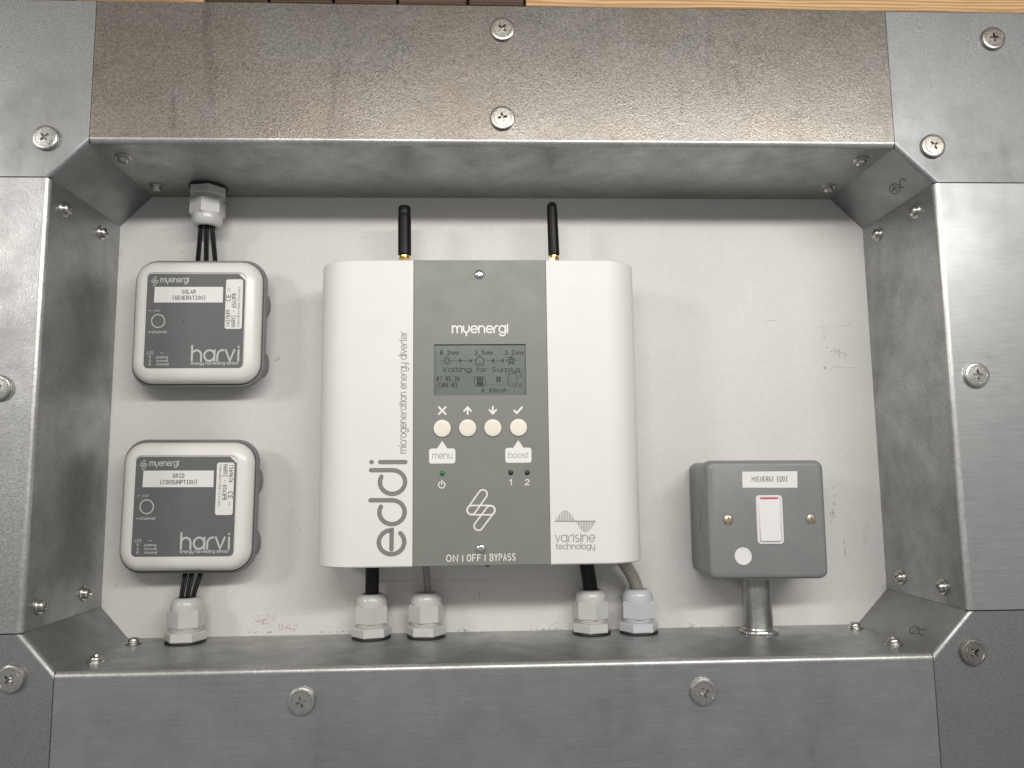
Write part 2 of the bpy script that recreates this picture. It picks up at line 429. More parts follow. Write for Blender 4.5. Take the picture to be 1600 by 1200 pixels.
def plate(fr, name, pts, w0, w1, mat, parent, label=None, smooth=None):
    vs, fs = loft([[fr(u, v, w0) for u, v in pts], [fr(u, v, w1) for u, v in pts]])
    return make(name, vs, fs, mat, parent, smooth, label=label)
def disc(fr, name, u, v, prof, mat, parent, n=24, label=None):
    """lathe standing on a frame; prof (r, w)"""
    rings = [[fr(u + r * math.cos(2 * PI * i / n), v + r * math.sin(2 * PI * i / n), w) for i in range(n)] for r, w in prof]
    vs, fs = loft(rings)
    return make(name, vs, fs, mat, parent, 40, label=label)

# ------------------------------------------------------------------ screw prototypes (cross recess cut for real)
def boolean_mesh(a, cutters):
    oa = bpy.data.objects.new('tmp', a); COL.objects.link(oa); obs = [oa]
    for cme in cutters:
        oc = bpy.data.objects.new('tmpc', cme); COL.objects.link(oc); obs.append(oc)
        md = oa.modifiers.new('b', 'BOOLEAN'); md.object = oc; md.operation = 'DIFFERENCE'; md.solver = 'EXACT'
    dg = bpy.context.evaluated_depsgraph_get()
    me = bpy.data.meshes.new_from_object(oa.evaluated_get(dg))
    for o in obs: bpy.data.objects.remove(o)
    return me
def cross_cutter(arm, hw, z0, z1, taper=.55):
    def pts(k): 
        a, h = arm * k, hw * (.6 + .4 * k)
        return [(a, -h), (a, h), (h, h), (h, a), (-h, a), (-h, h), (-a, h), (-a, -h), (-h, -h), (-h, -a), (h, -a), (h, -h)]
    vs, fs = loft([[(x, y, z0) for x, y in pts(taper)], [(x, y, z1) for x, y in pts(1)]])
    return tomesh('cut', vs, fs, M['recess'], fix=True)
def slot_cutter(l, hw, z0, z1):
    vs, fs = loft([[(x, y, z) for x, y in ((l, -hw), (l, hw), (-l, hw), (-l, -hw))] for z in (z0, z1)])
    return tomesh('cut', vs, fs, M['recess'], fix=True)
def screw_mesh(name, prof, mat, cutters, n=28, ang=35):
    vs, fs = lathe(prof, n)
    me = boolean_mesh(tomesh(name, vs, fs, mat, fix=True), cutters); me.name = name
    if M['recess'].name not in [m.name for m in me.materials if m]: me.materials.append(M['recess'])
    me.shade_smooth(); me.set_sharp_from_angle(angle=math.radians(ang)); return me
wafer_prof = [(7.7, -.2), (8.1, .5), (8.1, 1.7), (7.7, 2.4), (6.9, 2.7), (6.2, 2.72), (6.0, 2.5), (5.5, 2.5), (5.3, 2.75), (2.2, 2.85)]
WAFER = [screw_mesh('wafer_screw_mesh', wafer_prof, M[k], [cross_cutter(3.3, .75, .6, 3.2)]) for k in ('zinc', 'zinc_old')]
pan_prof = [(5.2, -.2), (5.3, .5), (5.0, 1.0), (3.7, 1.1), (3.7, 2.6), (3.3, 3.5), (2.4, 4.1), (1.2, 4.35)]
PAN = screw_mesh('pan_screw_mesh', pan_prof, M['zinc'], [cross_cutter(2.3, .5, 2.2, 4.6)])
cov_prof = [(3.3, -.2), (3.3, .5), (3.0, 1.2), (2.2, 1.8), (1.0, 2.05)]
COVER = screw_mesh('cover_screw_mesh', cov_prof, M['chrome'], [cross_cutter(1.7, .36, .9, 2.4)])
slot_prof = [(3.2, -.2), (3.2, .3), (2.9, .8), (1.8, 1.15), (.8, 1.25)]
SLOT = screw_mesh('slot_screw_mesh', slot_prof, M['brassy'], [slot_cutter(4, .5, .3, 2)])
def put(mesh, name, pos, axis, parent, spin=0):
    o = link(name, mesh, parent)
    q = Vector(axis).to_track_quat('Z', 'Y').to_matrix() @ Matrix.Rotation(spin, 3, 'Z')
    o.matrix_local = Matrix.Translation((Vector(pos) - rootbase(parent)) * .001) @ q.to_4x4()
    return o

# ------------------------------------------------------------------ the setting: board, wall, timber
T, B, D = 139.375, -184.886, 96.872
L, R = -285.0, 285.0
OCT = dict(TL=((L + 22.6, T), (L, T - 23.0)), BL=((L + 19.75, B), (L, B + 22.0)), BR=((R - 23.85, B), (R, B + 24.9)), TR=((R - 24.35, T), (R, T - 24.1)))
XL, XR, ZT, ZB = -430., 430., 235.5, -330.
oc = [OCT['TL'][0], OCT['TL'][1], OCT['BL'][1], OCT['BL'][0], OCT['BR'][0], OCT['BR'][1], OCT['TR'][1], OCT['TR'][0]]
cxm, czm = 0, (T + B) / 2
bo = [(x * 1.004, czm + (z - czm) * 1.006) for x, z in oc]
vs, fs = loft([[(x, 12, z) for x, z in bo], [(x, 0, z) for x, z in bo]])
board = make('back_board', vs, fs, M['board'])
tag(board, 'scuffed off-white board at the back of the steel recess', None, None, 'structure')
# timber wall face that the flanges are screwed to (shows only as the dark line in the seams)
def ringplate(name, outer, inner, y0, y1, mat):
    vs = []; fs = []
    for y in (y0, y1):
        for r in (outer, inner): vs += [(x, y, z) for x, z in r]
    n = 4
    for i in range(n):
        j = (i + 1) % n
        fs += [(i, j, n + j, n + i), (2 * n + i, 3 * n + i, 3 * n + j, 2 * n + j), (i, 2 * n + i, 2 * n + j, j), (n + i, n + j, 3 * n + j, 3 * n + i)]
    return make(name, vs, fs, mat)
wl = ringplate('wall', [(XL, ZB), (XR, ZB), (XR, ZT + 112), (XL, ZT + 112)], [(L - 8, B - 8), (R + 8, B - 8), (R + 8, T + 8), (L - 8, T + 8)], -D + 20.3, -D + 32, M['dark_wood'])
tag(wl, 'timber wall behind the steel flanges', None, None, 'structure')
def box(name, x0, x1, y0, y1, z0, z1, mat, parent=None, ch=.8):
    hw, hh, cx, cz = (x1 - x0) / 2, (z1 - z0) / 2, (x0 + x1) / 2, (z0 + z1) / 2
    fr = Frame(cx, cz)
    vs, fs = rr_loft(fr, [(hw, hh, 1, -y1), (hw, hh, 1, -y0 - ch), (hw - ch, hh - ch, 1, -y0)], 2)
    return make(name, vs, fs, mat, parent, 30)
xs = U(822, 6, D)[0]
b1 = box('timber_beam', xs, XR, -D - 1, -D + 20, ZT + .4, ZT + 110, M['pine'])
tag(b1, 'pale pine beam with brown grain along the top right edge', 'beam')
b2 = box('timber_block', U(118, 0, D)[0], U(318, 0, D)[0], -D - .5, -D + 20, ZT + .4, ZT + 110, M['pine'])
tag(b2, 'short pale pine block above the left end of the top flange', 'beam')
edges = [320, 420, 521, 621, 731, 821]
ordw = ['nearest the short pine block', 'second from the short pine block', 'in the middle of the dark row', 'second from the long pine beam', 'next to the long pine beam']
for i in range(5):
    p = box('dark_plank', U(edges[i], 4, D - 4)[0] + .9, U(edges[i + 1], 4, D - 4)[0] - .9, -D + 3, -D + 20, ZT + 2.4, ZT + 110, M['dark_wood'])
    tag(p, 'dark stained plank above the top flange, ' + ordw[i], 'plank', 'dark planks above the recess')

# ------------------------------------------------------------------ steel frame
RB = 3.4
def sheet(name, vs, fs, mat, parent, thick=1.6):
    o = make(name, vs, fs, mat, parent, 30, fix=False)
    md = o.modifiers.new('thickness', 'SOLIDIFY'); md.thickness = thick * .001; md.offset = -1; md.use_even_offset = True
    wn = o.modifiers.new('flat_faces', 'WEIGHTED_NORMAL'); wn.keep_sharp = True; wn.weight = 100
    return o
def bend_profile(ext, proud=0):
    pr = [(0, .15)] + [(0, D * k / 3) for k in (1, 2)] + [(0, D + proud - RB)]
    for k in range(1, 7):
        a = PI / 2 * k / 6
        pr.append((RB - RB * math.cos(a), D + proud - RB + RB * math.sin(a)))
    pr.append((ext, D + proud)); return pr
def line_x(p, d, q, e):
    """intersection of p + s d with q + t e"""
    den = d[0] * e[1] - d[1] * e[0]
    s = ((q[0] - p[0]) * e[1] - (q[1] - p[1]) * e[0]) / den
    return (p[0] + s * d[0], p[1] + s * d[1])
def channel(name, a, b, out, ext, mat, label, group):
    """a, b: (x, z) ends of the opening edge; out: outward direction"""
    th = thing(name, ((a[0] + b[0]) / 2, 0, (a[1] + b[1]) / 2), label, 'steel profile', group)
    pr = bend_profile(ext, .35); vs = []; fs = []
    for e in (a, b):
        for d, w in pr: vs.append((e[0] + out[0] * d, -w, e[1] + out[1] * d))
    n = len(pr)
    for i in range(n - 1): fs.append((i, i + 1, n + i + 1, n + i))
    # visible side: the last face must look at the camera (-y)
    p0, p1, p2 = (Vector(vs[k]) for k in fs[-1][:3])
    if (p1 - p0).cross(p2 - p0).y > 0: fs = [f[::-1] for f in fs]
    # split into web and flange
    sh = sheet('folded_sheet', vs, fs, mat, th)
    sh.data.materials.append(M['steel_web'])           # the inner face kept the mill's dull finish
    sh.data.materials.append(M['steel_fold'])          # rubbed zinc; its lighter tint also paints the highlight along the fold
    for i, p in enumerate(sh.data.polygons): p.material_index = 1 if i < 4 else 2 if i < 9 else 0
    return th
g = .45
grp = 'folded steel profiles lining the recess'
ch_top = channel('steel_profile', (OCT['TL'][0][0] + g, T), (OCT['TR'][0][0] - g, T), (0, 1), ZT - T, M['steel_top'], 'brownish speckled galvanised steel profile along the top of the recess', grp)
ch_bot = channel('steel_profile', (OCT['BL'][0][0] + g, B), (OCT['BR'][0][0] - g, B), (0, -1), B - ZB, M['steel_bottom'], 'dark brushed galvanised steel profile along the bottom, under the cable glands', grp)
ch_lef = channel('steel_profile', (L, OCT['TL'][1][1] - g), (L, OCT['BL'][1][1] + g), (-1, 0), L - XL, M['steel_left'], 'bright speckled galvanised steel profile beside the two sensor boxes', grp)
ch_rig = channel('steel_profile', (R, OCT['TR'][1][1] - g), (R, OCT['BR'][1][1] + g), (1, 0), XR - R, M['steel_right'], 'brushed galvanised steel profile on the right, beside the grey switch', grp)
def bracket(key, sx, sz, label):
    A, Bp = OCT[key]                      # A on the top/bottom edge, Bp on the side edge
    th = thing('corner_bracket', (A[0], 0, A[1]), label, 'steel bracket', 'chamfered steel corner brackets')
    d = Vector((Bp[0] - A[0], Bp[1] - A[1])).normalized()
    nrm = Vector((-d.y, d.x))
    if nrm.x * sx < 0: nrm = -nrm
    pr = bend_profile(RB, 0)[:-1]
    vs = []; fs = []; n = len(pr)
    for q, along in ((A, (0, 1)), (Bp, (1, 0))):
        q = (q[0] + (g * sx if along[1] else 0), q[1] + (g * sz if along[0] else 0))
        for off, w in pr:
            if along[1]: pt = line_x((A[0] + nrm.x * off, A[1] + nrm.y * off), d, q, (0, 1))
            else: pt = line_x((A[0] + nrm.x * off, A[1] + nrm.y * off), d, q, (1, 0))
            if off == 0:
                sg_ = -1 if along[1] else 1; pt = ((A if along[1] else Bp)[0] + d.x * sg_ * 1.2, (A if along[1] else Bp)[1] + d.y * sg_ * 1.2)
            vs.append((pt[0], -w, pt[1]))
    for i in range(n - 1): fs.append((i, i + 1, n + i + 1, n + i))
    zx = ZT if sz > 0 else ZB; xx = XL if sx < 0 else XR
    e0, e1 = vs[n - 1], vs[2 * n - 1]; k = len(vs)
    vs += [(e0[0], -D, zx), (xx, -D, zx), (xx, -D, e1[2])]
    fs.append((n - 1, k, k + 1, k + 2, 2 * n - 1))
    p0, p1, p2 = (Vector(vs[q]) for q in fs[-1][:3])
    def nrm_y(f):
        s = Vector((0, 0, 0))
        for a in range(len(f)):
            s += Vector(vs[f[a]]).cross(Vector(vs[f[(a + 1) % len(f)]]))
        return s.y
    if nrm_y(fs[-1]) > 0: fs[-1] = fs[-1][::-1]
    if nrm_y(fs[-2]) > 0: fs[:-1] = [f[::-1] for f in fs[:-1]]
    sheet('folded_plate', vs, fs, M['steel_corner'], th)
    return th
br = {}
br['TL'] = bracket('TL', -1, 1, 'smooth grey steel corner bracket by the pale pine block, upper left corner')
br['TR'] = bracket('TR', 1, 1, 'steel corner bracket with pen scribble, under the long pine beam, upper right corner')
br['BL'] = bracket('BL', -1, -1, 'steel corner bracket nearest the lower sensor box, lower left corner')
br['BR'] = bracket('BR', 1, -1, 'steel corner bracket below and right of the grey switch')
def wafer(px, py, parent, spin, kind=0, proud=0):
    x, z = U(px, py, D + 1.5)
    put(WAFER[kind], 'wafer_head_screw', (x, -D - proud, z), (random.uniform(-.03, .03), -1, random.uniform(-.03, .03)), parent, spin)
wafer(785, 46, ch_top, .9, 1, .35); wafer(785, 184.5, ch_top, .2, 1, .35)
wafer(71, 215, br['TL'], .75); wafer(1552, 60, br['TR'], .1, 1); wafer(1458, 228, br['TR'], .6, 1)
wafer(-3, 606, ch_lef, .5, 0, .35); wafer(1526, 586, ch_rig, .05, 0, .35)
wafer(16, 1061, br['BL'], .9); wafer(471, 1096, ch_bot, .3, 0, .35); wafer(1099, 1081, ch_bot, .4, 0, .35); wafer(1521, 1019, br['BR'], .7, 1)
def pan(px, py, side, parent):
    if side in 'tb':
        v = T if side == 't' else B; p = Uax(px, py, 2, v + (-2 if side == 't' else 2)); p.z = v; ax = (0, 0, -1 if side == 't' else 1)
    else:
        v = L if side == 'l' else R; p = Uax(px, py, 0, v + (2 if side == 'l' else -2)); p.x = v; ax = (1 if side == 'l' else -1, 0, 0)
    ax = (ax[0] + random.uniform(-.08, .08), random.uniform(-.08, .08), ax[2] + random.uniform(-.08, .08))
    put(PAN, 'pan_head_screw', p, ax, parent, random.uniform(0, 1.5))
for px, py in ((193, 250), (244, 294), (1345, 254), (1294, 296)): pan(px, py, 't', ch_top)
for px, py in ((105, 327), (163, 364), (66, 947), (136, 927)): pan(px, py, 'l', ch_lef)
for px, py in ((1427, 330), (1368, 366), (1404, 902), (1469, 917)): pan(px, py, 'r', ch_rig)
for px, py in ((209, 1001), (150, 1030), (1336, 977), (1397, 1002)): pan(px, py, 'b', ch_bot)
# pen scribbles on the right-hand brackets
def scribble(key, parent, items, off=.12):
    A, Bp = (Vector((p[0], 0, p[1])) for p in OCT[key])
    d = (Bp - A).normalized(); nn = Vector((d.z, 0, -d.x))
    if nn.dot(Vector((-A.x, 0, -A.z))) < 0: nn = -nn
    def hit(px, py):
        dr = MR @ Vector(((px - 800) / FPX, 1, (600 - py) / FPX))
        t = nn.dot(A - CAM) / nn.dot(dr); p = CAM + dr * t
        return ((p - A).dot(d), -p.y)
    polys = [[hit(*p) for p in q] for q in items]
    mp = lambda a, b, lift: tuple(A + d * a + Vector((0, -b, 0)) + nn * lift)
    strokes('pen_mark', polys, .35, mp, M['pen'], parent, lift=off)
scribble('TR', br['TR'], [circ(1398, 295, 8, 8, 14), [(1395, 299), (1396, 290), (1401, 293), (1396, 295), (1402, 299)], arc(1411, 286, 5, 7, 60, 330, 10)])
scribble('BR', br['BR'], [circ(1429, 985, 8, 6, 12), arc(1442, 988, 6, 5, 30, 330, 10), [(1424, 990), (1436, 981)]])

# scuffs on the board
def scuffs(items, mat, hw):
    for q in items:
        polys = [[U(px, py, 0) for px, py in s] for s in q]
        strokes('scuff_mark', polys, hw, lambda a, b, lift: WALL(a, b, lift), mat, board, lift=.05)
rs = random.Random(3)
def specks(cx, cy, sx, sy, n, ln=2.0):
    out = []
    for _ in range(n):
        x, y = cx + rs.gauss(0, sx), cy + rs.gauss(0, sy); a = rs.uniform(0, PI)
        out.append([(x, y), (x + math.cos(a) * ln, y + math.sin(a) * ln * .6)])
    return out
scuffs([[[(1287, 515), (1288, 517)], [(1287, 523), (1288, 529)], [(1291, 542), (1292, 544)]], specks(1308, 549, 6, 2.2, 16), specks(1289, 577, 1, 4, 6, 1.5),
        specks(1301, 805, 2, 7, 14), specks(1304, 775, 2, 16, 8), [[(1319, 855), (1321, 866), (1320, 870)], [(1320, 843), (1318, 850)]],
        [[(1077, 973), (1080, 978), (1085, 976)], [(1082, 979), (1078, 981)], [(1127, 977), (1130, 980)]],
        [[(749, 926), (750, 933)]], [[(434, 556), (437, 561), (433, 563)], [(432, 560), (430, 565)]], [[(285, 394), (287, 395)]], specks(452, 545, 1, 1, 2, 1)], M['scuff'], .16)
scuffs([[[(1276, 511), (1290, 510)], [(1312, 510), (1322, 509), (1328, 506)], [(1296, 578), (1304, 572), (1320, 575), (1337, 574)], [(1197, 501), (1212, 501)]],
        [[(578, 909), (640, 907), (690, 906)], [(700, 906), (764, 907)]], [[(855, 985), (863, 975), (872, 972)]], [[(564, 372), (572, 371)]],
        specks(181, 915, 3, 4, 9), [[(470, 830), (466, 826), (462, 818)]], specks(1350, 990, 10, 2, 4)], M['scuff_soft'], .16)
scuffs([specks(412, 968, 8, 4, 26, 4), specks(448, 980, 9, 3, 22, 4), specks(1353, 838, 3, 8, 7, 3), specks(1317, 553, 5, 2, 8)], M['scuff_brown'], .14)
for n, (cx, cnt) in enumerate(((520, 9), (700, 16), (860, 9), (1100, 8), (420, 6), (1300, 10), (1010, 6))):
    scuffs([[[(cx + k, 986.5 - (cx - 600) * .0105 + rs.uniform(-2, 1)), (cx + k + rs.uniform(1, 4), 986.5 - (cx - 600) * .0105 + rs.uniform(-2, 1))] for k in [rs.uniform(-35, 35) for _ in range(cnt)]]], M['scuff'], .15)

# ------------------------------------------------------------------ the large white unit
WE = 66.0                                                         # its front face, mm off the board
EX0, EX1, EZ0, EZ1 = -124.0, 93.2, -131.4, 71.7
PX0, PX1 = -59.3, 29.9
unit = thing('energy_diverter', ((EX0 + EX1) / 2, 0, EZ0), 'large white wall unit with grey centre panel, small screen and four round buttons', 'control unit')
rad = 24.0; prof = [(EX0, 2.0)]
for k in range(9):
    a = PI - PI / 2 * k / 8
    prof.append((EX0 + rad + rad * math.cos(a), WE - rad + rad * math.sin(a)))
prof += [(PX0 - .15, WE), (PX0 - .15, WE - 2.4), (PX1 + .15, WE - 2.4), (PX1 + .15, WE)]
for k in range(9):
    a = PI / 2 - PI / 2 * k / 8
    prof.append((EX1 - rad + rad * math.cos(a), WE - rad + rad * math.sin(a)))
prof.append((EX1, 2.0))
ins = []                                                          # a soft edge along top and bottom
for x, w in prof:
    cx_ = (EX0 + EX1) / 2; ins.append((x + (.8 if x < cx_ - 60 else -.8 if x > cx_ + 60 else 0), w - (.8 if w > 10 else 0)))
rings = [[(x, -w, EZ0) for x, w in ins], [(x, -w, EZ0 + .8) for x, w in prof], [(x, -w, EZ1 - .8) for x, w in prof], [(x, -w, EZ1) for x, w in ins]]
vs, fs = loft(rings)
cover = make('cover', vs, fs, M['white_cover'], unit, 25)
bp = [(EX0 + 10, .2), (EX1 - 10, .2), (EX1 - 10, 2.4), (EX0 + 10, 2.4)]
vs, fs = loft([[(x, -w, z) for x, w in bp] for z in (EZ0 + 6, EZ1 - 6)])
make('mounting_plate', vs, fs, M['sensor_base'], unit)
# grey centre panel with a real window for the screen
sx0, sz1 = U(678, 537.6, WE); sx1, sz0 = U(822.4, 617.2, WE)
sz1 = (sz1 + U(822, 538, WE)[1]) / 2
oz = [(PX0, EZ0 + .25), (PX1, EZ0 + .25), (PX1, EZ1 - .25), (PX0, EZ1 - .25)]
iz = [(sx0, sz0), (sx1, sz0), (sx1, sz1), (sx0, sz1)]
WP = WE + .1; vs = []; fs = []
for ring, w in ((oz, WE - 2.3), ([(x + (.35 if i in (0, 3) else -.35), z + (.35 if i < 2 else -.35)) for i, (x, z) in enumerate(oz)], WP), (iz, WP), (iz, WE - 2.3)):
    vs += [(x, -w, z) for x, z in ring]
vs2 = list(vs)
vs2[4:4] = [(x, -(WP - .35), z) for x, z in oz]
for k in range(4):
    for i in range(4):
        j = (i + 1) % 4; fs.append((k * 4 + i, k * 4 + j, k * 4 + 4 + j, k * 4 + 4 + i))
panel = make('front_panel', vs2, fs, M['grey_panel'], unit)
fr = WALL
def Ue(px, py): return U(px, py, WE)
# screen
lcd = plate(fr, 'screen', [(sx0 - .5, sz0 - .5), (sx1 + .5, sz0 - .5), (sx1 + .5, sz1 + .5), (sx0 - .5, sz1 + .5)], WE - 2.35, WE - 1.5, M['lcd'], unit)
WL = WE - 1.5
def Ul(a, b): return U(650 + a * 200 / 1143, 490 + b * 210 / 1200, WL)
def ltext(s, a0, b0, a1, b1, xh, mat='lcd_ink', wt=.34, caps=False):
    p0, p1 = Ul(a0, b0), Ul(a1, b1); return text(fr, s, p0, p1, xh, WL, wt * 1.3, M[mat], lcd, caps)
ltext('0.2ww', 218, 368, 384, 366, 2.0, wt=.42); ltext('3.5ww', 527, 368, 688, 366, 2.0, wt=.42); ltext('3.2ww', 797, 367, 960, 366, 2.0, wt=.42)
ltext('WaItIng', 240, 518, 492, 516, 2.1, wt=.36); ltext('for', 545, 518, 632, 518, 2.1, wt=.36); ltext('SurpIus', 682, 518, 930, 518, 2.1, wt=.36)
ltext('07.05.26', 187, 602, 388, 600, 2.1, 'lcd_ink', .36); ltext('08:03', 240, 658, 365, 656, 2.1, 'lcd_ink', .36)
ltext('0.00kwh', 587, 704, 815, 702, 2.0, 'lcd_ink2', .36); ltext('A', 930, 568, 950, 568, 1.3, 'lcd_ink2', .3); ltext('B', 925, 658, 950, 658, 1.6, 'lcd_ink2', .3)
def lpoly(name, polys, wt, mat='lcd_ink'):
    return strokes(name, [[Ul(*p) for p in q] for q in polys], wt * .6, lambda a, b, l: fr(a, b, WL + l), M[mat], lcd)
lpoly('sun_icon', [circ(276, 420, 17)] + [[(276 + 26 * math.cos(a), 420 + 26 * math.sin(a)), (276 + 42 * math.cos(a), 420 + 42 * math.sin(a))] for a in [k * PI / 4 for k in range(8)]], .42)
lpoly('house_icon', [[(527, 415), (568, 377), (610, 415)], [(534, 412), (534, 458), (604, 458), (604, 412)], [(562, 440), (575, 440)]], .48)
lpoly('flow_arrow', [[(318, 421), (500, 421)], [(630, 421), (785, 421)]], .26)
lpoly('flow_arrow', [[(388, 409), (405, 421), (388, 433)], [(392, 415), (392, 427)], [(484, 409), (500, 421), (484, 433)], [(488, 415), (488, 427)], [(694, 407), (677, 421), (694, 435)], [(690, 414), (690, 428)], [(780, 407), (763, 421), (780, 435)], [(776, 414), (776, 428)]], .6)
lpoly('pylon_icon', [[(846, 382), (826, 452)], [(850, 382), (874, 452)], [(808, 412), (888, 412)], [(820, 394), (880, 394)], [(836, 430), (866, 448)], [(862, 430), (834, 448)], [(810, 412), (810, 424)], [(886, 412), (886, 424)]], .5)
lpoly('charger_icon', [rrect(47, 42, 14, 3, 571, 606) + [rrect(47, 42, 14, 3, 571, 606)[0]]], .34)
lpoly('charger_icon', [[(549, y), (594, y)] for y in (576, 584, 592, 608, 616, 624, 632, 638)] + [[(549, 576), (549, 638)], [(594, 576), (594, 638)]], .62)
lpoly('pause_icon', [[(726, 568), (726, 605)], [(748, 568), (748, 605)]], 1.0)
lpoly('underline', [[(632, 638), (800, 638)]], .2, 'lcd_ink2')
lpoly('tank_icon', [rrect(40, 60, 30, 5, 862, 592) + [rrect(40, 60, 30, 5, 862, 592)[0]], [(862, 532), (880, 524), (940, 524)], [(836, 628), (888, 628)]], .34)
lpoly('clock_icon', [circ(210, 640, 22), [(210, 628), (210, 640), (220, 640)]], .36)
# panel print
def etext(s, x0, y0, x1, y1, xh, mat, wt, caps=False, parent=panel, special=None, w=None):
    w = WP if w is None else w
    return text(fr, s, U(x0, y0, w), U(x1, y1, w), xh, w, wt, M[mat], parent, caps, special)
def epoly(name, polys, wt, mat='print_white', parent=panel, w=None):
    w = WP if w is None else w
    return strokes(name, [[U(*p, w) for p in q] for q in polys], wt / 2, lambda a, b, l: fr(a, b, w + l), M[mat], parent)
brand = {1: G['Y.'], 7: G['I']}
etext('myenergi', 707, 520, 793, 519.7, 4.6, 'print_white', 1.0, special=brand)
epoly('cross_icon', [[(685.5, 636), (696.5, 647)], [(696.5, 636), (685.5, 647)]], 1.2)
epoly('arrow_icon', [[(730.7, 647), (730.7, 636.5)], [(725.3, 642), (730.7, 636.3), (736, 642)]], 1.2)
epoly('arrow_icon', [[(770, 635.5), (770, 646)], [(764.7, 640.5), (770, 646.3), (775.3, 640.5)]], 1.2)
epoly('tick_icon', [[(803.5, 641.5), (807.5, 645.5), (815.5, 636.5)]], 1.3)
for i, (bx_, by_) in enumerate(((691, 669.5), (730.7, 668.8), (770, 668.5), (810, 668))):
    u, v = Ue(bx_, by_)
    b = disc(fr, 'button', u, v, [(5.75, WE - .5), (5.75, WE + .9), (5.5, WE + 1.25), (4.8, WE + 1.42), (2.5, WE + 1.45)], M['button'], unit)
    disc(fr, 'button_gap', u, v, [(6.3, WE - .4), (6.3, WE + .16), (5.9, WE + .17)], M['sensor_base'], b)  # grey ring put in for the dark gap around the button
for (bx_, by_, word) in ((691, 712.5, 'menu'), (810, 711.3, 'boost')):
    u, v = Ue(bx_, by_); hw, hh = 8.6, 4.9
    q = rrect(hw, hh, 1.6, 4)
    # outline with the pointer on top
    top = [(3.4, hh), (0, hh + 5.0), (-3.4, hh)]
    pts = q[:5] + top + q[5:]
    pts = [(u + a, v + b_) for a, b_ in pts]
    bub = plate(fr, 'callout', pts, WP - .2, WP + .09, M['print_white'], unit)
    hwid = 6.3 if word == 'menu' else 6.4
    text(fr, word, (u - hwid, v - 1.6), (u + hwid, v - 1.6), 3.0 if word == 'menu' else 2.6, WP + .06, .42, M['print_lgrey'], bub)
for (lx, ly, m_) in ((691, 740, 'led_green'), (798, 738.6, 'led_dark'), (823.7, 738.6, 'led_dark')):
    u, v = Ue(lx, ly); disc(fr, 'indicator_light', u, v, [(1.75, WE - .5), (1.75, WE + .15), (1.4, WE + .5), (.6, WE + .7)], M[m_], unit, 14)
epoly('power_icon', [arc(690.3, 757.5, 5, 5, -60, 240, 14), [(690.3, 750), (690.3, 757)]], .65)
etext('1', 795.5, 757.5, 799, 757.5, 2.4, 'print_white', .6, True); etext('2', 820.5, 757.3, 827, 757.3, 2.4, 'print_white', .6, True)
def capsule(ax, ay, bx, by, r, n=8):
    a0 = math.degrees(math.atan2(by - ay, bx - ax))
    q = arc(bx, by, r, r, a0 - 90, a0 + 90, n) + arc(ax, ay, r, r, a0 + 90, a0 + 270, n); return q + [q[0]]
def emblem(cx, cy, k):
    Z = lambda x, y: (cx + (x - 433) / 4.285 * k, cy + (y - 757) / 4.285 * k)
    qs = [capsule(447, 650, 371, 757, 29), capsule(371, 757, 497, 757, 31), capsule(497, 757, 417, 864, 29)]
    return [[Z(*p) for p in q] for q in qs]
epoly('emblem', emblem(751.3, 797, 1), .95)
etext('ON', 698, 877.3, 715, 877.2, 2.9, 'print_white', .6, True); etext('|', 722, 877.2, 723, 877.2, 2.9, 'print_white', .6, True)
etext('OFF', 730, 876.8, 751, 876.6, 2.9, 'print_white', .6, True); etext('|', 757, 876, 758, 876, 2.9, 'print_white', .6, True)
etext('BYPASS', 766, 876, 805, 875.2, 2.9, 'print_white', .6, True)
for px, py, sp in ((749, 429, .3), (751.5, 857, .8)):
    u, v = Ue(px, py); put(COVER, 'cover_screw', (u, -WP, v), (0, -1, 0), unit, sp)
# print on the white cover
etext('eddi', 631.5, 866, 633.5, 722, 16.4, 'print_grey', 2.9, parent=cover, w=WE, special={k: (1.26, [arc(.5, .5, .5, .5, 62, 360, 16) + [(1, 1.36)]]) for k in (1, 2)} | {3: (.36, [[(.08, 0), (.08, 1)], [(.08, 1.33), (.08, 1.35)]])})
etext('microgeneratIon energy dIverter', 634.5, 708, 635.5, 518, 3.5, 'print_lgrey', .62, parent=cover, w=WE)
etext('varIsIne', 868, 846.5, 929.5, 846, 4.2, 'print_lgrey', .62, parent=cover, w=WE)
etext('technology', 869, 858, 929.5, 857.4, 2.6, 'print_lgrey', .5, parent=cover, w=WE)
bars = []
for k in range(12):
    x = 869.5 + k * 2.5; h = 16 * math.sin(PI * (k + .7) / 12.4); bars.append([(x, 813.5), (x, 813.5 - h)])
    x = 901.5 + k * 2.45; h = 16 * math.sin(PI * (k + .7) / 12.4); bars.append([(x, 815.5), (x, 815.5 + h)])
epoly('wave_emblem', bars, .48, 'print_lgrey', cover, WE)
epoly('wave_emblem', [[(867.5, 814.6), (930, 814.4)]], .8, 'print_lgrey', cover, WE)
# bypass knob below
u, v = U(762, 884, 52); vs, fs = lathe([(1.9, 0), (1.9, .8), (1.6, 1.8), (.8, 2.1)], 16)
make('bypass_switch', place(vs, (u, -57, EZ0 + .6), (0, 0, -1)), fs, M['rubber'], unit, 40)
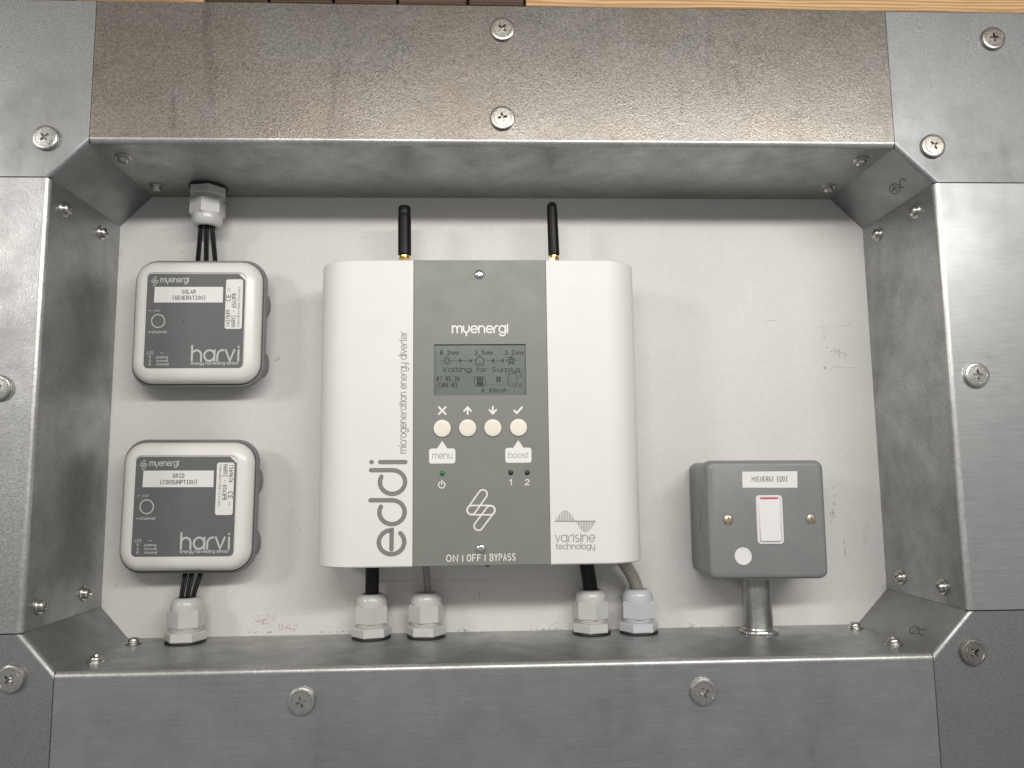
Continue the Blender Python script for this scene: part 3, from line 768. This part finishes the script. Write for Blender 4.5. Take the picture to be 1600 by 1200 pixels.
# antennas
def antenna(px0, px1, py1, w, r, flat_top, name='antenna'):
    p0 = Vector(fr(*U(px0, 398, w), w)); p1 = Vector(fr(*U(px1, py1, w), w))
    ax = (p1 - p0).normalized(); base = p0 - ax * ((p0.z - EZ1) / ax.z)
    Ln = (p1 - base).length
    s0 = (p0 - base).length
    if flat_top: pr = [(r * .9, s0 - .5), (r * 1.04, s0), (r * 1.02, Ln * .8), (r * .97, Ln - 7), (r * .93, Ln - 6.8), (r * .97, Ln - 6.4), (r * .97, Ln - 1.2), (r * .85, Ln - .2), (r * .3, Ln)]
    else: pr = [(r * .9, s0 - .5), (r * 1.04, s0), (r, Ln * .6), (r * .95, Ln - 5), (r * .9, Ln - 2.6), (r * .7, Ln - 1), (r * .3, Ln)]
    vs, fs = lathe(pr, 24)
    a = make('antenna', place(vs, base, ax), fs, M['antenna'], unit, 35)
    vs, fs = lathe([(2.8, -.5), (2.8, s0 - 5), (r * .6, s0 - 4.5), (r * .6, s0 - 2.2), (r * .8, s0 - 2), (r * .8, s0 - 1), (r * .55, s0 - .8), (r * .55, s0 + .3)], 20)
    c = make('connector', place(vs, base, ax), fs, M['brass'], a, 35)
    vs, fs = lathe([(r * .92, s0 - 6.6), (r * .98, s0 - 6.2), (r * .98, s0 - 3), (r * .92, s0 - 2.6)], 6)
    make('connector_nut', place(vs, base, ax), fs, M['brass'], a, 20)
antenna(632.3, 632, 322.5, 34, 4.6, True); antenna(865.5, 862, 316, 34, 3.95, False)

# ------------------------------------------------------------------ the two sensor boxes
def sensor_box(cx, cz, ang, label, wires_up):
    th = thing('energy_sensor_box', (cx, 0, cz), label, 'sensor box', 'white and grey sensor boxes')
    f = Frame(cx, cz, ang)
    vs, fs = rr_loft(f, [(41, 40, 12, .3), (41.5, 40.5, 12.5, 3), (44.6, 44.2, 14, 13), (46.4, 46.0, 15.4, 17), (46.6, 46.2, 15.6, 20.6), (46.0, 45.6, 15.2, 21.6)], 8)
    base = make('base', vs, fs, M['sensor_base'], th, 30)
    for (su, sv) in ((1, 17), (1, -27), (-1, 17), (-1, -27)):
        ring = [(su * 40.0 + 4.6 * math.cos(2 * PI * k / 20), sv + 9.5 * math.sin(2 * PI * k / 20)) for k in range(20)]
        vs, fs = loft([[f(u, v, w) for u, v in ring] for w in (.3, 11)] + [[f(su * 40.0 + (u - su * 40.0) * .8, sv + (v - sv) * .8, 12.5) for u, v in ring]])
        make('fixing_lug', vs, fs, M['sensor_base'], base, 35)
    vs, fs = rr_loft(f, [(45.0, 44.6, 14.6, 21.0), (45.0, 44.6, 14.6, 22.1)], 8)
    make('gasket', vs, fs, M['gasket'], th, 30)
    # lid: rounded shoulder, rim, shallow well for the grey face
    sp = [(44.2, 43.8, 14.2, 21.7), (44.5, 44.1, 14.4, 22.6), (44.1, 43.7, 14.0, 25.4), (43.1, 42.7, 13.3, 27.9), (41.3, 40.9, 12, 29.8), (39.2, 38.7, 10.5, 30.9), (36.8, 36.2, 6.5, 31.5), (35.2, 34.7, 4.6, 31.6), (34.9, 34.4, 4.2, 31.2), (34.8, 34.3, 4.1, 30.6)]
    vs, fs = rr_loft(f, sp, 8)
    lid = make('lid', vs, fs, M['sensor_lid'], th, 30)
    hw, hh, r = 34.2, 33.8, 3.0; q = rrect(hw, hh, r, 5)
    q = [(hw, hh - 4.6), (hw - 4.6, hh)] + q[6:]                  # clipped upper right corner
    face = plate(f, 'face_plate', q, 30.3, 30.9, M['sensor_face'], th)
    return th, f, face
def sensor_print(th, f, face, line1, line2, serial, flip):
    WF = 30.9; X0, X1, Y0, Y1 = 152., 1030., 165., 1002.          # measured on the enlarged upper box
    def Z(x, y): # enlargement pixel -> u, v (the face is skewed a little by the view)
        k = (y - Y0) / (Y1 - Y0); xl = 167 - 27 * k; xr = 1037 - 17 * k
        return (-34.2 + 68.4 * (x - xl) / (xr - xl), 33.8 - 67.6 * k)
    def tx(s, x0, y0, x1, y1, xh, mat, wt, caps=False, parent=face, special=None, w=WF): return text(f, s, Z(x0, y0), Z(x1, y1), xh, w, wt, M[mat], parent, caps, special)
    def po(name, polys, wt, mat, parent=face): return strokes(name, [[Z(*p) for p in q] for q in polys], wt / 2, lambda a, b, l: f(a, b, WF + l), M[mat], parent)
    po('emblem', [[(232 + (x - 433) * .31, 232 + (y - 757) * .31) for x, y in q] for q in (capsule(447, 650, 371, 757, 29), capsule(371, 757, 497, 757, 31), capsule(497, 757, 417, 864, 29))], .42, 'print_dim')
    tx('myenergi', 283, 242, 530, 240, 2.9, 'print_dim', .62, special=brand)
    a, b = Z(232, 282), Z(838, 422); c_ = Z(840, 282); d_ = Z(226, 422)
    st = plate(f, 'name_sticker', [d_, b, c_, a], WF - .1, WF + .14, M['paper'], th)
    for s, y in ((line1, 342), (line2, 396)):
        n = len(s); w2 = n * 12.1
        text(f, s, Z(534 - w2, y), Z(534 + w2, y), 1.9, WF + .14, .40, M['ink'], st, True)
    po('button_ring', [circ(266, 586, 58)], .8, 'print_dim')
    po('bullet_mark', [[(188, 494), (200, 494)]], .5, 'print_dim'); tx('paIr', 226, 502, 284, 501, 1.25, 'print_faint', .34)
    po('bullet_mark', [[(182, 684), (206, 684)]], .6, 'print_dim'); tx('channel', 214, 694, 340, 693, 1.25, 'print_dim', .34)
    tx('LED', 173, 880, 226, 879, 1.4, 'print_dim', .3, True); tx('++', 290, 876, 318, 876, .9, 'print_dim', .3, True)
    for s, w_, y in (('R', 'paIrIng', 914), ('G', 'normal', 946), ('B', 'channel', 976)):
        tx(s, 190, y, 205, y, 1.15, 'print_dim', .3, True); tx(w_, 256, y, 356 if w_ != 'channel' else 362, y, 1.1, 'print_dim', .32)
    tx('harvI', 568, 940, 982, 938, 7.6, 'print_dim', 1.35, special={0: (1.2, [[(0, 0), (0, 1.42)], [(0, .5)] + arc(.45, .55, .45, .45, 180, 0, 8) + [(.9, 0)]]), 3: (1.2, G['v'][1]), 4: (.36, [[(.05, 0), (.05, .98)], [(.05, 1.27), (.05, 1.31)]])})
    tx('energy harvesting sensor', 560, 972, 985, 970, 1.4, 'print_dim', .36)
    po('hole', [[(488, 584), (491, 587)]], .8, 'ink')
    # serial sticker
    p = [Z(*q) for q in ((857, 655), (1005, 660), (1020, 215), (868, 213))]
    cx_ = sum(a[0] for a in p) / 4; cy_ = sum(a[1] for a in p) / 4
    q = [(cx_ + a, cy_ + b) for a, b in rrect(5.95, 17.9, 1.6, 4)]
    st = plate(f, 'serial_sticker', q, WF - .1, WF + .14, M['paper'], th)
    sg = -1 if flip else 1
    def sx(s, col, y0, y1, xh, wt, mat='ink', caps=True):
        # col: distance of the baseline from the sticker's left (or right, when it is stuck on upside down); y: along it
        u = cx_ + sg * (-5.95 + col)
        text(f, s, (u, cy_ + sg * (-17.9 + y0)), (u, cy_ + sg * (-17.9 + y1)), xh, WF + .14, wt, M[mat], st, caps)
    sx(serial, 3.3, 1.6, 13.4, 1.85, .36); sx('HARVI - 65A3PR', 7.3, 1.4, 25.5, 1.9, .36); sx('Patent GB2541505B 12345/2023', 10.1, 1.4, 30, .95, .2, 'ink_soft', False)
    sx('CE', 3.4, 20, 24.5, 2.0, .45); sx('X', 3.2, 27.2, 29.4, 1.3, .28, 'print_lgrey')
h1, f1, face1 = sensor_box(-215.9, 37.6, math.radians(-.1) , 'white and grey sensor box with SOLAR (GENERATION) sticker, the upper one', True)
sensor_print(h1, f1, face1, 'SOLAR', '(GENERATION)', '1437689', False)
h2, f2, face2 = sensor_box(-218.2, -91.9, math.radians(-.55), 'white and grey sensor box with GRID (CONSUMPTION) sticker, the lower one', False)
sensor_print(h2, f2, face2, 'GRID', '(CONSUMPTION)', '1569674', True)

# ------------------------------------------------------------------ cable glands
def gland(px, py_front, sgn, label, mat, spin, k=1.0):
    z0 = B if sgn > 0 else T
    p = Uax(px, py_front, 2, z0); y = min(p.y + 12.5 * k, -13.0)
    p = Uax(px, py_front, 2, z0); x = p.x
    x = CAM.x + (x - CAM.x) * (y - CAM.y) / (p.y - CAM.y)
    o = Vector((x, y, z0)); ax = Vector((0, 0, sgn))
    th = thing('cable_gland', o, label, 'cable gland', 'grey plastic cable glands')
    def part(name, pr, n, m, ang, sp=0):
        vs, fs = lathe([(r * k, h * k) for r, h in pr], n); return make(name, place(vs, o, ax, sp), fs, m, th, ang)
    part('sealing_washer', [(13.2, .1), (13.6, .5), (13.4, 1.4)], 28, M['rubber'], 35)
    part('flange', [(13.1, 1.2), (13.9, 1.9), (13.9, 6.9), (13.1, 7.6), (10.4, 7.8)], 6, mat, 20, spin)
    part('thread', [(10.2, 7.5), (10.7, 8.3), (10.0, 8.8), (10.7, 9.4), (10.0, 10)] + [(10, 10.8)], 28, mat, 35)
    nut = part('dome_nut', [(11.2, 10.0), (12.5, 10.8), (12.5, 21.2), (11.2, 22.4), (10.3, 22.6)], 6, mat, 20, spin + .35)
    part('dome', [(10.7, 20.5), (10.9, 22.6), (10.8, 25.5), (10.3, 27.6), (9.2, 29.3), (7.9, 30.1), (6.6, 30.2), (6.2, 29.4), (6.0, 27)], 32, mat, 50)
    return th, o + ax * 30 * k
gl = {}
gl['a'] = gland(326, 283, -1, 'cable gland hanging from the top profile above the SOLAR sensor box', M['gland'], .2)
gl['b'] = gland(289.5, 1009, 1, 'cable gland below the GRID sensor box with thin black wires', M['gland'], .1)
gl['c'] = gland(580.5, 1002, 1, 'cable gland with straight black cable, second from the left on the bottom', M['gland'], .25)
gl['d'] = gland(666, 1000, 1, 'cable gland with thin pale grey cable under the grey panel', M['gland'], -.1)
gl['e'] = gland(924.5, 994, 1, 'cable gland with thick black cable under the wave emblem', M['gland'], .3)
gl['f'] = gland(998.5, 993.5, 1, 'bluish grey cable gland with thick curved grey cable', M['gland_blue'], .05)

# ------------------------------------------------------------------ cables
def cable(name, pts, r, mat, label, group=None, n=14):
    vs, fs = tube(pts, r, n); o = make(name, vs, fs, mat, None, 60)
    return tag(o, label, 'cable', group)
def gpt(k): return gl[k][1]
c = gpt('c'); cable('power_cable', bez(c + Vector((0, 0, -6)), c + Vector((0, 0, 10)), c + Vector((.5, -2, 22)), (c.x + .5, c.y - 2, EZ0 + 10)), 4.9, M['black_cable'], 'straight black cable rising from gland to the white unit under its big grey lettering')
d = gpt('d'); cable('signal_cable', bez(d + Vector((1, 0, -6)), d + Vector((1.2, 0, 14)), d + Vector((-1, -2, 26)), (d.x - 7, d.y - 3, EZ0 + 12)), 2.6, M['grey_cable'], 'thin pale grey cable bending into the white unit below the grey panel')
e = gpt('e'); cable('power_cable', bez(e + Vector((.5, 0, -6)), e + Vector((-.5, 0, 8)), e + Vector((-3, -2, 18)), (e.x - 5.5, e.y - 3, EZ0 + 14)), 5.2, M['black_cable'], 'thick black cable leaning left into the right half of the white unit')
ff = gpt('f'); cable('power_cable', bez(ff + Vector((.5, 0, -6)), ff + Vector((-1, 0, 10)), ff + Vector((-9, -3, 18)), (ff.x - 27, ff.y - 6, EZ0 + 16)), 4.5, M['grey_cable'], 'thick grey cable curving from the bluish gland up to the white unit')
def wires(key, sgn, box_z, offs0, offs1, cx1, who, order):
    o = gpt(key)
    for k in range(3):
        pair = []
        allv, allf = [], []
        for s in (-1, 1):
            p0 = o + Vector((offs0[k] + s * .8, -1 - .4 * k, -sgn * 8)); p1 = Vector((cx1 + offs1[k] + s * .9, -12 - .6 * k, box_z))
            pts = bez(p0, p0 + Vector((0, 0, sgn * 12)), p1 + Vector((-offs1[k] * .12, 0, -sgn * 10)), p1, 10)
            v_, f_ = tube(pts, .92, 9); n0 = len(allv); allv += v_; allf += [tuple(i + n0 for i in q) for q in f_]
        w = make('sensor_wire', allv, allf, M['black_cable'], None, 60)
        tag(w, 'thin black twin wire %s, %s of three' % (who, order[k]), 'wire', 'black sensor wires')
wires('a', -1, 70, (-4.0, 0, 4.0), (-8.2, -.4, 8.0), gpt('a').x - 1.5, 'entering the SOLAR sensor box from above', ('left one', 'middle one', 'right one'))
wires('b', 1, -128, (-3.8, .2, 3.8), (-3.4, 1.9, 9.6), gpt('b').x + .5, 'leaving the GRID sensor box below', ('left one', 'middle one', 'right one'))

# ------------------------------------------------------------------ grey metal-clad switch
WS = 48.0
sxc, szc = 180.4, -105.2
sw = thing('isolator_switch', (sxc, 0, szc - 41), 'grey metal switch box with white rocker and printed name label', 'switch')
f = Frame(sxc, szc, math.radians(-.4))
hs = 41.2; hv = 40.2
vs, fs = rr_loft(f, [(hs - 1.2, hv - 1.2, 6, .2), (hs - .9, hv - .9, 6, 1), (hs - .9, hv - .9, 6, 36.8)], 6)
bx = make('back_box', vs, fs, M['switch_grey'], sw, 30)
vs, fs = rr_loft(f, [(hs - .6, hv - .6, 5.2, 36.6), (hs, hv, 5.6, 37.6), (hs, hv, 5.6, 44.2), (hs - .5, hv - .5, 5.2, 46.1), (hs - 1.7, hv - 1.7, 4.4, 47.5), (hs - 3.4, hv - 3.4, 3.4, WS)], 6)
pl = make('front_plate', vs, fs, M['switch_grey'], sw, 40)
for side in (-1,):
    o = Vector(f(side * (hs - .9), 0, 18)); vs, fs = lathe([(10, -.2), (10, .25), (9.4, .5), (9.3, .3), (8.8, .25)], 28)
    make('knockout', place(vs, o, (side, 0, 0)), fs, M['switch_grey'], bx, 30)
def Zs(px, py): # photo pixel -> u, v on the plate
    x, z = U(px, py, WS); dx, dz = x - sxc, z - szc
    return (dx * f.c + dz * f.s, -dx * f.s + dz * f.c)
lab = [Zs(1159.7, 737), Zs(1245.5, 736.2), Zs(1246, 762), Zs(1160, 762)]
st = plate(f, 'name_sticker', lab[::-1], WS - .1, WS + .15, M['paper'], sw)
text(f, 'MYENERGI EDDI', Zs(1175, 752.3), Zs(1230, 752), 2.3, WS + .15, .34, M['ink'], st, True)
ra = Zs(1180.3, 773.8); rb = Zs(1225, 850.2); rcx, rcy = (ra[0] + rb[0]) / 2, (ra[1] + rb[1]) / 2; rw, rh = (rb[0] - ra[0]) / 2, (ra[1] - rb[1]) / 2
vs, fs = rr_loft(f, [(rw, rh, 2.6, WS - .3, rcx, rcy), (rw, rh, 2.6, WS + .6, rcx, rcy), (rw - .5, rh - .5, 2.3, WS + 1.1, rcx, rcy), (rw - 1.2, rh - 1.2, 1.9, WS + 1.1, rcx, rcy), (rw - 1.7, rh - 1.7, 1.6, WS + .3, rcx, rcy)], 5)
sur = make('rocker_surround', vs, fs, M['switch_white'], sw, 40)
# rocker: top edge pressed in, bottom edge proud
kr = rrect(rw - 2.0, rh - 2.0, 1.3, 4, rcx, rcy)
def rk(v): t_ = (v - (rcy - rh)) / (2 * rh); return 2.5 - 2.0 * t_
ki = rrect(rw - 2.7, rh - 2.7, 1.0, 4, rcx, rcy)
vs, fs = loft([[f(u, v, WS + .1) for u, v in kr], [f(u, v, WS + rk(v) - .4) for u, v in kr], [f(u, v, WS + rk(v)) for u, v in ki]])
rock = make('rocker', vs, fs, M['switch_white'], sw, 10)
plate(f, 'red_flash', [(rcx - rw + 3.2, rcy + rh - 2.75), (rcx - rw + 3.2, rcy + rh - 1.85), (rcx + rw - 3.2, rcy + rh - 1.85), (rcx + rw - 3.2, rcy + rh - 2.75)], WS + .2, WS + .75, M['red'], rock)
for px, py, sp in ((1137.5, 812.5, 1.4), (1266.8, 811.3, 1.57)):
    u, v = Zs(px, py); put(SLOT, 'plate_screw', f(u, v, WS), (0, -1, 0), sw, sp)
    disc(f, 'screw_cup', u, v, [(3.9, WS - .2), (3.8, WS + .12), (3.3, WS + .14)], M['sensor_base'], sw, 20)
u, v = Zs(1161, 869.3)
disc(f, 'cord_outlet_blank', u, v, [(6.0, WS - .3), (6.0, WS + .5), (5.6, WS + .95), (4.9, WS + 1.0), (4.7, WS + .7), (2, WS + .7)], M['switch_white'], sw, 28)

# ------------------------------------------------------------------ conduit coupler below the switch
p = Uax(1190, 986, 2, B); o = Vector((p.x, -20, B))
cx_ = U(1189, 940, 30)[0]; o = Vector((cx_, -22.0, B))
cc = thing('conduit_coupler', o, 'galvanised steel conduit coupler between the switch and the bottom profile', 'conduit')
ztop = szc - hv + 1.2 - B
vs, fs = lathe([(9.6, 1.0), (10.1, 4.0), (10.2, ztop - 4), (10.1, ztop)], 32); make('pipe', place(vs, o, (0, 0, 1)), fs, M['conduit'], cc, 35)
vs, fs = lathe([(12.6, .05), (13.2, .5), (13.2, 1.5), (12.8, 2.2), (10.6, 2.9), (10.4, 3.6)], 40); make('bush', place(vs, o, (0, 0, 1)), fs, M['zinc'], cc, 30)
kn = []
def gear(r0, r1, n, h0, h1):
    ring = []
    for i in range(2 * n):
        a = PI * i / n; r = r0 if i % 2 else r1; ring.append((r * math.cos(a), r * math.sin(a)))
    return loft([[(x, y, h) for x, y in ring] for h in (h0, h1)])
vs, fs = gear(10.6, 11.1, 40, ztop - 3.4, ztop - .6); make('knurled_ring', place(vs, o, (0, 0, 1)), fs, M['zinc'], cc)
vs, fs = gear(13.15, 13.5, 44, .5, 1.5); make('knurled_ring', place(vs, o, (0, 0, 1)), fs, M['zinc'], cc)
